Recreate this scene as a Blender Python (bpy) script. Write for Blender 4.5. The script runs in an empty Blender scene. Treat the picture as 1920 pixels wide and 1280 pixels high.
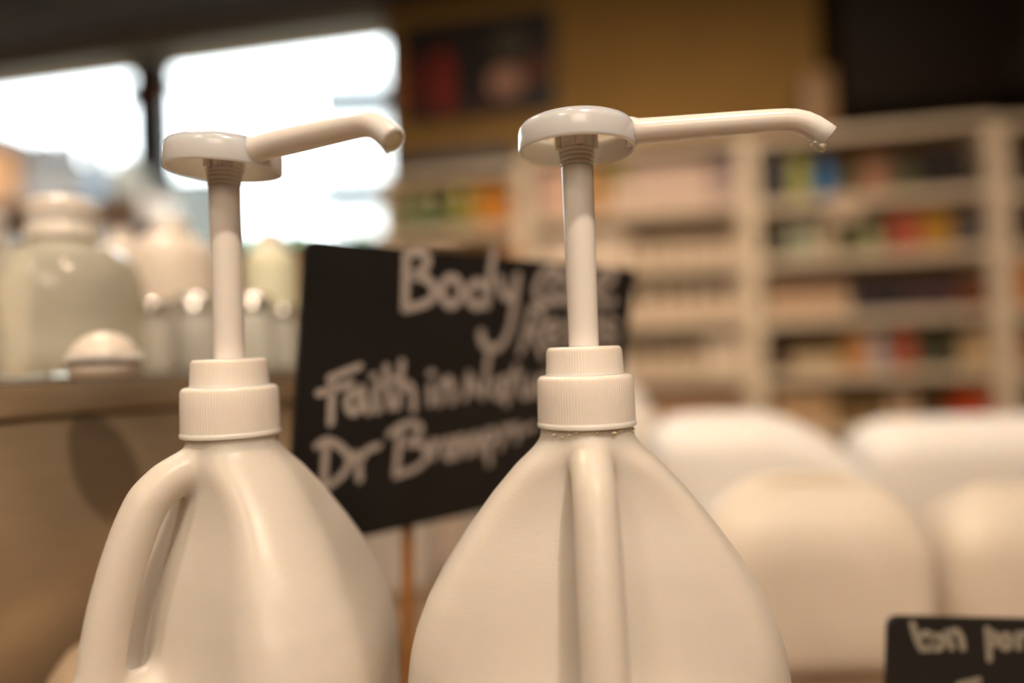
import bpy, bmesh, math, random
import numpy as np
from mathutils import Vector, Matrix

random.seed(7)
scene = bpy.context.scene
COL = scene.collection

# ------------------------------------------------------------------ camera
CAMZ = 1.15
F_PX = 1280.0
PITCH, ROLL = math.radians(1.0), math.radians(2.0)
cam_data = bpy.data.cameras.new('camera')
cam_data.sensor_width = 36.0
cam_data.lens = 24.0
cam_data.clip_start = 0.02
cam_data.dof.use_dof = True
cam_data.dof.focus_distance = 0.283
cam_data.dof.aperture_fstop = 1.5
cam_data.dof.aperture_blades = 0
camera = bpy.data.objects.new('camera', cam_data)
COL.objects.link(camera)
camera.location = (0, 0, CAMZ)
_fwd = Vector((0, math.cos(PITCH), math.sin(PITCH)))
_up0 = Vector((0, -math.sin(PITCH), math.cos(PITCH)))
_rt0 = Vector((1, 0, 0))
RT = _rt0 * math.cos(ROLL) - _up0 * math.sin(ROLL)
UP = _up0 * math.cos(ROLL) + _rt0 * math.sin(ROLL)
camera.rotation_euler = Matrix((RT, UP, -_fwd)).transposed().to_euler()
scene.camera = camera
EYE = Vector((0, 0, CAMZ))


def ray(px, py):
    return _fwd + RT * ((px - 960) / F_PX) - UP * ((py - 640) / F_PX)


def at(px, py, d):
    """world point seen at pixel (1920x1280 frame) at depth d along the view axis"""
    return EYE + ray(px, py) * d


# ------------------------------------------------------------------ world and light
world = bpy.data.worlds.new('overcast_sky')
scene.world = world
world.use_nodes = True
bg = world.node_tree.nodes['Background']
bg.inputs['Color'].default_value = (0.90, 0.95, 1.0, 1)
bg.inputs['Strength'].default_value = 8.0

vs = scene.view_settings
vs.view_transform = 'Standard'
vs.look = 'None'
vs.gamma = 1.0
vs.use_curve_mapping = False
vs.exposure = 0.12
scene.cycles.use_denoising = True
scene.cycles.max_bounces = 10
scene.cycles.transparent_max_bounces = 12
scene.cycles.sample_clamp_indirect = 6.0
scene.cycles.caustics_reflective = False

WARM = (1.0, 0.79, 0.60)


def lamp(name, loc, target, power, size, color=WARM, spread=math.radians(150), shape='DISK'):
    ld = bpy.data.lights.new(name, 'AREA')
    ld.shape = shape
    ld.size = size
    ld.energy = power
    ld.color = color
    ld.spread = spread
    o = bpy.data.objects.new(name, ld)
    COL.objects.link(o)
    o.location = loc
    o.rotation_euler = (Vector(target) - Vector(loc)).to_track_quat('-Z', 'Y').to_euler()
    return o


lamp('ceiling_spot', (0.36, -0.58, 2.70), (0, 0.35, 1.1), 15.5, 0.08)
lamp('ceiling_spot', (-0.15, 0.10, 2.70), (-0.05, 0.35, 1.1), 2.5, 0.12)
lamp('ceiling_spot', (-0.9, -1.0, 2.70), (-0.1, 0.35, 1.1), 7.0, 0.40)
lamp('added_fill_light', (0.1, -2.0, 2.65), (0, 0.4, 1.1), 26.0, 1.2, shape='SQUARE')  # broad warm fill added behind the camera to lift the shaded undersides
lamp('ceiling_spot', (0.95, 1.05, 2.70), (1.15, 2.3, 0.9), 5.5, 0.09, spread=math.radians(110))
lamp('ceiling_spot', (0.05, 1.15, 2.70), (0.15, 2.5, 0.9), 7.5, 0.09, spread=math.radians(110))
lamp('ceiling_spot', (-0.9, 1.2, 2.70), (-0.6, 1.4, 0.0), 12.0, 0.09)



# ------------------------------------------------------------------ helpers
def tag(o, label=None, cat=None, group=None, kind=None):
    if label: o['label'] = label
    if cat: o['category'] = cat
    if group: o['group'] = group
    if kind: o['kind'] = kind
    return o


class MB:
    """collects geometry for ONE mesh object"""
    def __init__(self):
        self.v, self.f = [], []

    def add(self, vs_, fs_):
        n = len(self.v)
        self.v += [tuple(p) for p in vs_]
        self.f += [tuple(i + n for i in f) for f in fs_]
        return self

    def box(self, x0, x1, y0, y1, z0, z1):
        return self.add([(x0, y0, z0), (x1, y0, z0), (x1, y1, z0), (x0, y1, z0), (x0, y0, z1), (x1, y0, z1), (x1, y1, z1), (x0, y1, z1)],
                        [(0, 3, 2, 1), (4, 5, 6, 7), (0, 1, 5, 4), (1, 2, 6, 5), (2, 3, 7, 6), (3, 0, 4, 7)])

    def lathe(self, prof, seg=48, ribs=None, c=(0, 0, 0), sx=1, sy=1):
        """prof: (r, z[, ribbed]) from top axis to bottom axis"""
        vs_, fs_ = [], []
        rows = []
        for p in prof:
            r, z = p[0], p[1]
            if r < 1e-7:
                rows.append([len(vs_)])
                vs_.append((c[0], c[1], c[2] + z))
                continue
            row = []
            for i in range(seg):
                a = 2 * math.pi * i / seg
                rr = r
                if ribs and len(p) > 2:
                    rr = r + ribs[1] * (0.5 + 0.5 * math.cos(a * ribs[0]))
                row.append(len(vs_))
                vs_.append((c[0] + rr * math.cos(a) * sx, c[1] + rr * math.sin(a) * sy, c[2] + z))
            rows.append(row)
        for A, B in zip(rows, rows[1:]):
            if len(A) == 1 and len(B) == 1:
                continue
            for i in range(seg):
                j = (i + 1) % seg
                if len(A) == 1:
                    fs_.append((A[0], B[i], B[j]))
                elif len(B) == 1:
                    fs_.append((A[i], B[0], A[j]))
                else:
                    fs_.append((A[i], B[i], B[j], A[j]))
        return self.add(vs_, fs_)

    def tube(self, pts, rad, seg=14, caps=True):
        pts = [Vector(p) for p in pts]
        if not hasattr(rad, '__len__'):
            rad = [rad] * len(pts)
        vs_, fs_ = [], []
        nrm = None
        for i, p in enumerate(pts):
            t = (pts[min(i + 1, len(pts) - 1)] - pts[max(i - 1, 0)]).normalized()
            if nrm is None:
                nrm = t.orthogonal().normalized()
            nrm = (nrm - t * nrm.dot(t)).normalized()
            b = t.cross(nrm)
            for k in range(seg):
                a = 2 * math.pi * k / seg
                vs_.append(p + (nrm * math.cos(a) + b * math.sin(a)) * rad[i])
        for i in range(len(pts) - 1):
            for k in range(seg):
                k2 = (k + 1) % seg
                fs_.append((i * seg + k, i * seg + k2, (i + 1) * seg + k2, (i + 1) * seg + k))
        if caps:
            fs_.append(tuple(reversed(range(seg))))
            fs_.append(tuple((len(pts) - 1) * seg + k for k in range(seg)))
        return self.add(vs_, fs_)

    def build(self, name, m, parent=None, smooth=False, bevel=0.0, segs=2, angle=35):
        me = bpy.data.meshes.new(name)
        me.from_pydata([tuple(v) for v in self.v], [], self.f)
        if bevel:
            bm = bmesh.new()
            bm.from_mesh(me)
            bmesh.ops.bevel(bm, geom=bm.edges[:], offset=bevel, segments=segs, affect='EDGES', profile=0.5)
            bm.to_mesh(me)
            bm.free()
        me.update()
        if m: me.materials.append(m)
        if smooth or bevel:
            me.shade_smooth()
            if angle and not (smooth == 'full'):
                me.set_sharp_from_angle(angle=math.radians(angle))
        o = bpy.data.objects.new(name, me)
        COL.objects.link(o)
        if parent: o.parent = parent
        return o


def empty(name, loc=(0, 0, 0), rz=0.0):
    o = bpy.data.objects.new(name, None)
    o.empty_display_size = 0.02
    COL.objects.link(o)
    o.location = loc
    o.rotation_euler = (0, 0, rz)
    return o


def copy_tree(o, parent=None):
    c = o.copy()
    COL.objects.link(c)
    if parent: c.parent = parent
    for ch in list(o.children):
        copy_tree(ch, c)
    return c


# ------------------------------------------------------------------ materials
def mat(name, color, rough=0.5, metal=0.0, spec=0.5, sss=0.0, sss_scale=0.005, sss_rad=(1.0, 0.75, 0.5), trans=0.0, ior=1.45,
        noise=0.0, nscale=40.0, bump=0.0, bscale=200.0, coat=0.0, stretch=None):
    m = bpy.data.materials.new(name)
    m.use_nodes = True
    nt = m.node_tree
    b = nt.nodes['Principled BSDF']
    b.inputs['Base Color'].default_value = (*color, 1)
    b.inputs['Roughness'].default_value = rough
    b.inputs['Metallic'].default_value = metal
    b.inputs['Specular IOR Level'].default_value = spec
    b.inputs['IOR'].default_value = ior
    b.inputs['Transmission Weight'].default_value = trans
    b.inputs['Coat Weight'].default_value = coat
    if sss:
        b.inputs['Subsurface Weight'].default_value = sss
        b.inputs['Subsurface Radius'].default_value = sss_rad
        b.inputs['Subsurface Scale'].default_value = sss_scale
    if noise or bump:
        tc = nt.nodes.new('ShaderNodeTexCoord')
        mp = nt.nodes.new('ShaderNodeMapping')
        nt.links.new(tc.outputs['Object'], mp.inputs['Vector'])
        if stretch: mp.inputs['Scale'].default_value = stretch
    if noise:
        n = nt.nodes.new('ShaderNodeTexNoise')
        n.inputs['Scale'].default_value = nscale
        n.inputs['Detail'].default_value = 5
        nt.links.new(mp.outputs['Vector'], n.inputs['Vector'])
        r = nt.nodes.new('ShaderNodeValToRGB')
        r.color_ramp.elements[0].position = 0.3
        r.color_ramp.elements[1].position = 0.7
        r.color_ramp.elements[0].color = (*[c * (1 - noise) for c in color], 1)
        r.color_ramp.elements[1].color = (*[min(1, c * (1 + noise * 0.5)) for c in color], 1)
        nt.links.new(n.outputs['Fac'], r.inputs['Fac'])
        nt.links.new(r.outputs['Color'], b.inputs['Base Color'])
    if bump:
        n2 = nt.nodes.new('ShaderNodeTexNoise')
        n2.inputs['Scale'].default_value = bscale
        n2.inputs['Detail'].default_value = 3
        nt.links.new(mp.outputs['Vector'], n2.inputs['Vector'])
        bp = nt.nodes.new('ShaderNodeBump')
        bp.inputs['Strength'].default_value = bump
        bp.inputs['Distance'].default_value = 0.001
        nt.links.new(n2.outputs['Fac'], bp.inputs['Height'])
        nt.links.new(bp.outputs['Normal'], b.inputs['Normal'])
    return m


M_HDPE = mat('milky_polythene', (0.69, 0.645, 0.58), rough=0.36, sss=0.85, sss_scale=0.010, noise=0.02, nscale=60, bump=0.10, bscale=900)
M_PP = mat('white_moulded_plastic', (0.88, 0.84, 0.80), rough=0.20, sss=0.7, sss_scale=0.003)
M_HEAD = mat('white_head_plastic', (0.88, 0.84, 0.80), rough=0.18, sss=0.9, sss_scale=0.008)
M_CAP = mat('white_cap_plastic', (0.86, 0.80, 0.73), rough=0.30, sss=0.6, sss_scale=0.003)
M_SOAP = mat('dried_soap', (0.88, 0.80, 0.58), rough=0.35, sss=0.6, sss_scale=0.002, bump=0.8, bscale=600)
M_RESIDUE = mat('yellow_residue', (0.80, 0.66, 0.40), rough=0.75, spec=0.15, sss=0.5, sss_scale=.003)
M_BOARD = mat('blackboard_paint', (0.012, 0.011, 0.011), rough=0.55, noise=0.25, nscale=25)
M_CHALK = mat('chalk_pen', (0.52, 0.46, 0.42), rough=0.8)
M_CHALK2 = mat('worn_chalk_pen', (0.30, 0.27, 0.22), rough=0.8)
M_DOWEL = mat('pine_dowel', (0.46, 0.20, 0.05), rough=0.55, noise=0.3, nscale=30, stretch=(6, 6, 0.6))
M_STEEL = mat('satin_steel', (0.50, 0.38, 0.25), rough=0.26, metal=0.6, noise=0.06, nscale=30, stretch=(1, 1, 8))
M_STEELTOP = mat('steel_top', (0.80, 0.78, 0.74), rough=0.15, metal=0.85)
M_WALL = mat('tan_wall_paint', (0.33, 0.185, 0.043), rough=0.8, noise=0.08, nscale=4)
M_CEIL = mat('dark_ceiling', (0.030, 0.017, 0.010), rough=0.9, noise=0.2, nscale=3)
M_FLOOR = mat('floor_boards', (0.20, 0.13, 0.08), rough=0.5, noise=0.3, nscale=6, stretch=(1, 8, 1))
M_BEAM = mat('beam_paint', (0.26, 0.23, 0.18), rough=0.6)
M_FRAME = mat('dark_window_wood', (0.035, 0.028, 0.024), rough=0.45)
M_SILL = mat('pine_sill', (0.74, 0.56, 0.42), rough=0.45, noise=0.2, nscale=12, stretch=(1, 8, 8))
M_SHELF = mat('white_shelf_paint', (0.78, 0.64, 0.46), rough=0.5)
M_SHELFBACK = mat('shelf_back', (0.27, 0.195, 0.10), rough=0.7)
M_DARKWOOD = mat('dark_wood', (0.011, 0.005, 0.0025), rough=0.7, spec=0.2, noise=0.35, nscale=10, stretch=(1, 1, 6))
M_TABLE = mat('counter_wood', (0.30, 0.20, 0.12), rough=0.45, noise=0.3, nscale=10, stretch=(1, 10, 10))
M_BRICK = mat('outside_render', (0.12, 0.10, 0.085), rough=0.9, noise=0.25, nscale=3)
M_ROOF = mat('outside_slate', (0.05, 0.047, 0.05), rough=0.8, noise=0.2, nscale=5)
M_FACADE = mat('outside_white_facade', (0.82, 0.83, 0.82), rough=0.9)
M_FACADE_GLASS = mat('outside_grey_panes', (0.035, 0.045, 0.05), rough=0.4, spec=0.1)
M_GROUND = mat('outside_paving', (0.30, 0.30, 0.28), rough=0.9, noise=0.2, nscale=2)
M_ORANGE = mat('outside_orange_paint', (0.16, 0.06, 0.01), rough=0.7)
M_HEDGE = mat('outside_hedge', (0.12, 0.20, 0.12), rough=0.9, noise=0.5, nscale=8)
M_CLEAR = mat('clear_bottle_plastic', (0.97, 0.96, 0.82), rough=0.03, trans=0.58, ior=1.34, bump=1.0, bscale=45)
M_CLEAR2 = mat('clear_jar_glass', (0.95, 0.96, 0.91), rough=0.03, trans=0.60, ior=1.30, bump=1.0, bscale=60)
M_PALEPLASTIC = mat('cream_plastic', (0.84, 0.76, 0.66), rough=0.32, sss=0.6, sss_scale=0.006)
M_GOLD = mat('brassy_lid', (0.75, 0.55, 0.25), rough=0.22, metal=1.0)


def glass_pane_mat():
    m = bpy.data.materials.new('window_glass')
    m.use_nodes = True
    nt = m.node_tree
    for n in list(nt.nodes):
        if n.type == 'BSDF_PRINCIPLED': nt.nodes.remove(n)
    out = nt.nodes['Material Output']
    t = nt.nodes.new('ShaderNodeBsdfTransparent')
    t.inputs['Color'].default_value = (0.95, 0.97, 0.96, 1)
    g = nt.nodes.new('ShaderNodeBsdfGlossy')
    g.inputs['Roughness'].default_value = 0.02
    mx = nt.nodes.new('ShaderNodeMixShader')
    mx.inputs[0].default_value = 0.05
    nt.links.new(t.outputs[0], mx.inputs[1])
    nt.links.new(g.outputs[0], mx.inputs[2])
    nt.links.new(mx.outputs[0], out.inputs['Surface'])
    return m


M_PANE = glass_pane_mat()


def milk_glass():
    m = bpy.data.materials.new('milk_glass')
    m.use_nodes = True
    nt = m.node_tree
    nt.nodes.remove(nt.nodes['Principled BSDF'])
    t = nt.nodes.new('ShaderNodeBsdfTranslucent')
    t.inputs['Color'].default_value = (0.96, 0.94, 0.88, 1)
    d = nt.nodes.new('ShaderNodeBsdfDiffuse')
    d.inputs['Color'].default_value = (0.90, 0.87, 0.80, 1)
    mx = nt.nodes.new('ShaderNodeMixShader')
    mx.inputs[0].default_value = 0.30
    nt.links.new(t.outputs[0], mx.inputs[1])
    nt.links.new(d.outputs[0], mx.inputs[2])
    nt.links.new(mx.outputs[0], nt.nodes['Material Output'].inputs['Surface'])
    return m


M_MILK = milk_glass()
_cm = {}


def cmat(rgb, rough=0.45, metal=0.0):
    """plain product colour; rgb in 0-255 paint values"""
    key = (tuple(rgb), rough, metal)
    if key not in _cm:
        lin = [((c / 255 + 0.055) / 1.055) ** 2.4 if c > 10 else c / 255 / 12.92 for c in rgb]
        _cm[key] = mat('product_colour', lin, rough=rough, metal=metal, noise=0.10, nscale=30)
    return _cm[key]


# ------------------------------------------------------------------ the room shell
WA = math.atan2(-0.2, 0.98)                       # the back wall runs away to the left
WE = Vector((math.cos(WA), math.sin(WA), 0))
WN = Vector((math.sin(WA), -math.cos(WA), 0))     # towards the room
WALL0 = Vector((0, 3.12, 0))                       # point of the wall face at s = 0
SHELF_F = 0.30                                     # shelf front stands this far before the wall


def on_wall(px, py, off=0.0):
    """(s, z) on the plane parallel to the back wall, 'off' metres in front of it"""
    r = ray(px, py)
    p0 = WALL0 + WN * off
    t = (p0 - EYE).dot(WN) / r.dot(WN)
    p = EYE + r * t
    return (p - p0).dot(WE), p.z


def wall_obj(o, s=0.0, off=0.0, z=0.0):
    o.location = WALL0 + WE * s + WN * off + Vector((0, 0, z))
    o.rotation_euler = (0, 0, WA)
    return o


# in wall-local coordinates: x along the wall, y away from the room, z up
CEIL = 2.80
win_r, win_t = on_wall(722, 32)
win_t = on_wall(500, 68)[1]
win_b = on_wall(650, 452)[1]
win_l = -3.6
WT = 0.22
m_ = MB()
m_.box(-5.0, win_l, 0, WT, 0, CEIL)
m_.box(win_r, 3.6, 0, WT, 0, CEIL)
m_.box(win_l, win_r, 0, WT, 0, win_b)
m_.box(win_l, win_r, 0, WT, win_t, CEIL)
tag(wall_obj(m_.build('wall_back', M_WALL)), kind='structure')

tag(MB().box(-4.2, 3.4, -3.3, 4.6, -0.1, 0).build('floor', M_FLOOR), kind='structure')
_ya, _yb = 3.12 + 0.204 * 4.2 + 0.1, 3.12 - 0.204 * 3.4 + 0.1
_pl = [(-4.2, -3.3), (3.4, -3.3), (3.4, _yb), (-4.2, _ya)]
tag(MB().add([(x, y, CEIL) for x, y in _pl] + [(x, y, CEIL + .1) for x, y in _pl],
             [(3, 2, 1, 0), (4, 5, 6, 7), (0, 1, 5, 4), (1, 2, 6, 5), (2, 3, 7, 6), (3, 0, 4, 7)]).build('ceiling', M_CEIL), kind='structure')
tag(MB().box(-4.2, -4.0, -3.3, 4.6, 0, CEIL).build('wall_left', M_WALL), kind='structure')
tag(MB().box(3.2, 3.4, -3.3, 4.6, 0, CEIL).build('wall_right', M_WALL), kind='structure')
tag(MB().box(-4.2, 3.4, -3.3, -3.1, 0, CEIL).build('wall_rear', M_WALL), kind='structure')

# header beam above the window, its face lighter than the reveal under it
bz0 = on_wall(300, 98, 0.1)[1]
bz1 = on_wall(300, 38, 0.1)[1]
tag(wall_obj(MB().box(-4.0, win_r + 0.02, -0.10, -0.002, bz0, bz1).build('trim_1', M_BEAM, bevel=0.008)), kind='structure')
tag(wall_obj(MB().box(-4.0, win_r + 0.02, -0.03, -0.002, win_t + 0.002, bz0 - 0.002).build('trim_2', M_FRAME)), kind='structure')

# window: frame in dark wood, two panes, a mullion and its catch
wnd = wall_obj(empty('window_1'))
tag(wnd, kind='structure')
fr = MB()
ml, _ = on_wall(254, 200)
mr, _ = on_wall(290, 200)
mc = (ml + mr) / 2
FY0, FY1 = 0.03, 0.10
fw = 0.035
fr.box(win_l, win_r, FY0, FY1, win_b, win_b + fw)
fr.box(win_l, win_r, FY0, FY1, win_t - 0.02, win_t)
fr.box(win_l, win_l + fw, FY0, FY1, win_b + fw, win_t - 0.02)
fr.box(win_r - 0.02, win_r, FY0, FY1, win_b + fw, win_t - 0.02)
fr.build('window_frame', M_FRAME, wnd)
MB().box(mc - 0.10, mc + 0.10, FY0 - 0.01, FY1, win_b + fw, win_t - 0.02).build('mullion', M_FRAME, wnd, bevel=0.006)
s_, z_ = on_wall(292, 172)
cb = MB()
cb.box(mc - 0.13, mc + 0.135, FY0 - 0.04, FY0 - 0.008, z_ - 0.05, z_ + 0.05)
cb.tube([(mc + 0.08, FY0 - 0.035, z_ + 0.0), (mc + 0.17, FY0 - 0.05, z_ + 0.01), (mc + 0.24, FY0 - 0.05, z_ + 0.0)], [0.05, 0.035, 0.02])
cb.build('window_catch', mat('brown_catch', (0.10, 0.04, 0.02), rough=0.5), wnd, smooth=True)
MB().box(win_l + fw, mc - 0.10, FY0 + 0.03, FY0 + 0.036, win_b + fw, win_t - 0.02).build('pane', M_PANE, wnd)
MB().box(mc + 0.10, win_r - 0.02, FY0 + 0.03, FY0 + 0.036, win_b + fw, win_t - 0.02).build('pane', M_PANE, wnd)
# light portal in the opening
pl = bpy.data.lights.new('window_portal', 'AREA')
pl.shape = 'RECTANGLE'
pl.size = win_r - win_l
pl.size_y = win_t - win_b
pl.cycles.is_portal = True
po = bpy.data.objects.new('window_portal', pl)
COL.objects.link(po)
po.location = WALL0 + WE * ((win_l + win_r) / 2) + WN * (-WT - 0.02) + Vector((0, 0, (win_t + win_b) / 2))
po.rotation_euler = WN.to_track_quat('-Z', 'Z').to_euler()

# deep pine window board along the left pane
sl0, szt = on_wall(120, 372, 0.25)
sr0, _ = on_wall(262, 390, 0.25)
_, szb = on_wall(120, 424, 0.25)
tag(wall_obj(MB().box(-3.6, sr0, -0.25, -0.002, szb, szt).build('trim_3', M_SILL, bevel=0.006)), kind='structure')

# ------------------------------------------------------------------ outside the window
tag(MB().box(-30, 20, 5.2, 40, -0.3, -0.05).build('ground_outside', M_GROUND), kind='structure')


def outside(px, py, d):
    return at(px, py, d)


# dark slate-roofed building behind the left pane
bl = empty('neighbour_building', (0, 0, 0))
tag(bl, 'dark slate-roofed building outside the left window pane', 'building')
p0, p1, p2 = outside(-140, 190, 9), outside(75, 268, 9), outside(272, 350, 9)
x0, x1 = p0.x - 1.2, p2.x
rz0, rz1 = p1.z, p1.z
wl = MB()
wl.add([(x0, 8.9, -0.2), (x1, 8.9, -0.2), (x1, 8.9, p2.z - 0.1), (p1.x, 8.9, p1.z - 0.12), (x0, 8.9, p0.z - 0.12),
        (x0, 12, -0.2), (x1, 12, -0.2), (x1, 12, p2.z - 0.1), (p1.x, 12, p1.z - 0.12), (x0, 12, p0.z - 0.12)],
       [(0, 1, 2, 3, 4), (9, 8, 7, 6, 5), (0, 5, 6, 1), (1, 6, 7, 2), (2, 7, 8, 3), (3, 8, 9, 4), (4, 9, 5, 0)])
wl.build('wall', M_BRICK, bl)
rf = MB()
for a_, b_ in ((p0, p1), (p1, p2)):
    rf.add([(a_.x - .2 * (a_ is p0), 8.6, a_.z - 0.13), (b_.x, 8.6, b_.z - 0.13), (b_.x, 12.2, b_.z - 0.13), (a_.x - .2 * (a_ is p0), 12.2, a_.z - 0.13),
            (a_.x - .2 * (a_ is p0), 8.6, a_.z), (b_.x, 8.6, b_.z), (b_.x, 12.2, b_.z), (a_.x - .2 * (a_ is p0), 12.2, a_.z)],
           [(0, 3, 2, 1), (4, 5, 6, 7), (0, 1, 5, 4), (1, 2, 6, 5), (2, 3, 7, 6), (3, 0, 4, 7)])
rf.build('roof', M_ROOF, bl)
for px in (85, 128, 180):
    c = outside(px, 262, 9.4)
    MB().box(c.x - .09, c.x + .09, 9.3, 9.5, p2.z - .3, c.z + (0.18 if px == 180 else 0.02)).build('chimney', M_BRICK, bl)
a_, b_ = outside(-40, 275, 8.8), outside(28, 372, 8.8)
MB().box(a_.x, b_.x, 8.8, 8.92, b_.z, a_.z).build('shutter', M_ORANGE, bl)
a_, b_ = outside(160, 318, 8.8), outside(200, 362, 8.8)
MB().box(a_.x, b_.x, 8.8, 8.92, b_.z, a_.z).build('window', mat('outside_blue_pane', (0.10, 0.16, 0.22), rough=0.3), bl)

# pale building seen through the right pane, with grey strips of glazing
b2 = empty('pale_building', (0, 0, 0))
tag(b2, 'pale building with grey window bands outside the right pane', 'building')
a_, b_ = outside(600, 140, 10), outside(850, 620, 10)
MB().box(a_.x, a_.x + 5, 10, 14, -0.2, a_.z + .15).build('wall', M_FACADE, b2)
for ya, yb, xa in ((162, 212, 592), (342, 388, 584)):
    u, w = outside(xa, ya, 9.95), outside(xa + 230, yb, 9.95)
    MB().box(u.x, u.x + 2.2, 9.93, 9.995, u.z - (yb - ya) / 1280 * 9.95, u.z).build('window_band', M_FACADE_GLASS, b2)
# hedge and low wall below the right pane
hd = MB()
_c = outside(580, 560, 6.6)
hd.box(_c.x - .55, _c.x + .6, 6.4, 6.9, -0.06, _c.z)
for k in range(26):
    c = outside(470 + k * 9 + random.uniform(-4, 4), 470 + random.uniform(-16, 60), 6.2 + random.random())
    hd.lathe([(0, .18), (.12, .13), (.17, 0), (.12, -.13), (0, -.18)], 7, c=c)
tag(hd.build('hedge', M_HEDGE, smooth=True), 'clipped green hedge outside below the right window pane', 'hedge', kind='stuff')
c = outside(345, 372, 7)
gw = MB().box(c.x - .60, c.x + .40, 6.9, 7.1, -0.2, c.z + .22).build('garden_wall', mat('outside_grey_stone', (0.075, 0.078, 0.07), rough=0.9, noise=0.2, nscale=5), bevel=0.02)
tag(gw, 'grey garden wall outside right of the window mullion', 'wall')

# ------------------------------------------------------------------ wall shelving
def build_unit(name, px_l, px_r, rows_at, label, top_px=None, uw=0.035):
    """a white shelving bay between two pixel columns; rows_at: list of (px, py) points on the shelf fronts"""
    s0, _ = on_wall(px_l, 500, SHELF_F)
    s1, _ = on_wall(px_r, 500, SHELF_F)
    u = wall_obj(empty(name), 0, SHELF_F)
    tag(u, label, 'shelf', 'white wall shelving bays')
    zs = [on_wall(px, py, SHELF_F)[1] for px, py in rows_at]
    ztop = on_wall(*top_px, SHELF_F)[1] if top_px else zs[0] + 0.26
    D = SHELF_F - 0.012
    s0, s1 = s0 + .001, s1 - .001
    MB().box(s0, s0 + uw, 0, D, 0.0, ztop).build('upright', M_SHELF, u, bevel=0.002, segs=1)
    MB().box(s1 - uw, s1, 0, D, 0.0, ztop).build('upright', M_SHELF, u, bevel=0.002, segs=1)
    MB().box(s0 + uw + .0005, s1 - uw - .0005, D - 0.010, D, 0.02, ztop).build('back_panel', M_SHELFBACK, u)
    MB().box(s0, s1, 0, D, ztop + 0.0005, ztop + 0.03).build('top_board', M_SHELF, u)
    for z in zs + [zs[-1] - 0.26, zs[-1] - 0.52]:
        MB().box(s0 + uw + .0005, s1 - uw - .0005, 0.002, D - 0.011, z - 0.035, z).build('shelf', M_SHELF, u, bevel=0.002, segs=1)
    return zs, s0 + uw, s1 - uw, ztop + 0.03


R_ROWS = [(1440, 378), (1440, 484), (1440, 594), (1440, 700), (1440, 806)]
L_ROWS = [(1200, 391), (1200, 498), (1200, 602), (1200, 706), (1200, 808)]
F_ROWS = [(850, 428), (850, 530), (850, 630), (850, 730), (850, 830)]
zr, ra, rb, _ = build_unit('shelving_bay', 1409, 1881, R_ROWS, 'white wall shelving bay with dark and colourful stock, right of the pump spout', (1440, 270))
zl, la, lb, _ = build_unit('shelving_bay', 985, 1409, L_ROWS, 'white wall shelving bay with mostly pale stock, behind the right pump stem', (1200, 284))
zf, fa, fb, ftop = build_unit('shelving_bay', 716, 985, F_ROWS, 'white wall shelving bay of green and amber jars below the dark poster', (850, 332))
zx, xa, xb, _ = build_unit('shelving_bay', 1881, 2330, [(1900, 352), (1900, 462), (1900, 574), (1900, 688), (1900, 798)], 'white wall shelving bay cut by the right edge of the photo', (1900, 236))

_proto = {}


def product(kind, w, h, rgb, lid, depth=None):
    """one piece of stock with its base centre at the origin; kind: box, jar, bottle, tub"""
    key = (kind, round(w, 4), round(h, 4), tuple(rgb), tuple(lid) if lid else None)
    if key in _proto:
        return copy_tree(_proto[key])
    r = w / 2
    nm = {'box': 'carton', 'jar': 'glass_jar', 'bottle': 'plastic_bottle', 'tub': 'plastic_tub', 'pouch': 'refill_pouch'}[kind]
    if kind == 'box':
        o = MB().box(-r, r, -min(r, .045), min(r, .045), 0, h).build(nm, cmat(rgb, 0.5), bevel=0.0025, segs=1)
        if lid:
            MB().box(-r - .0008, r + .0008, -min(r, .045) - .0008, min(r, .045) + .0008, h * 0.62, h + .0008).build('printed_band', cmat(lid, 0.5), o)
    elif kind == 'jar':
        o = MB().lathe([(0, h * .84), (r * .8, h * .84), (r * .84, h * .80), (r, h * .72), (r, h * .04), (r * .93, 0), (0, 0)], 20).build(nm, cmat(rgb, 0.15), smooth=True)
        MB().lathe([(0, h), (r * .84, h), (r * .9, h * .985), (r * .9, h * .845), (0, h * .845)], 20).build('lid', cmat(lid, 0.22, 0.8) if lid else M_GOLD, o, smooth=True)
    elif kind == 'tub':
        o = MB().lathe([(0, h * .82), (r * .92, h * .82), (r * .96, h * .78), (r * .88, h * .03), (r * .84, 0), (0, 0)], 20).build(nm, cmat(rgb, 0.4), smooth=True)
        MB().lathe([(0, h), (r * .95, h), (r, h * .97), (r, h * .825), (0, h * .825)], 20).build('lid', cmat(lid or rgb, 0.4), o, smooth=True)
    elif kind == 'pouch':
        o = MB().add([(-r, -r * .7, 0), (r, -r * .7, 0), (r, r * .7, 0), (-r, r * .7, 0), (-r * .96, -.012, h * .8), (r * .96, -.012, h * .8), (r * .96, .012, h * .8), (-r * .96, .012, h * .8),
                      (-r * .5, -.003, h), (r * .5, -.003, h), (r * .5, .003, h), (-r * .5, .003, h)],
                     [(0, 3, 2, 1), (0, 1, 5, 4), (1, 2, 6, 5), (2, 3, 7, 6), (3, 0, 4, 7), (4, 5, 9, 8), (5, 6, 10, 9), (6, 7, 11, 10), (7, 4, 8, 11), (8, 9, 10, 11)]).build(nm, cmat(rgb, 0.4), bevel=0.003, segs=1)
    else:
        o = MB().lathe([(0, h * .8), (r * .36, h * .8), (r * .4, h * .76), (r * .85, h * .66), (r, h * .58), (r, h * .03), (r * .93, 0), (0, 0)], 20).build(nm, cmat(rgb, 0.25), smooth=True)
        MB().lathe([(0, h), (r * .38, h), (r * .42, h * .985), (r * .42, h * .805), (0, h * .805)], 16).build('cap', cmat(lid or (225, 215, 200), 0.35), o, smooth=True)
    _proto[key] = o
    return o


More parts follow.
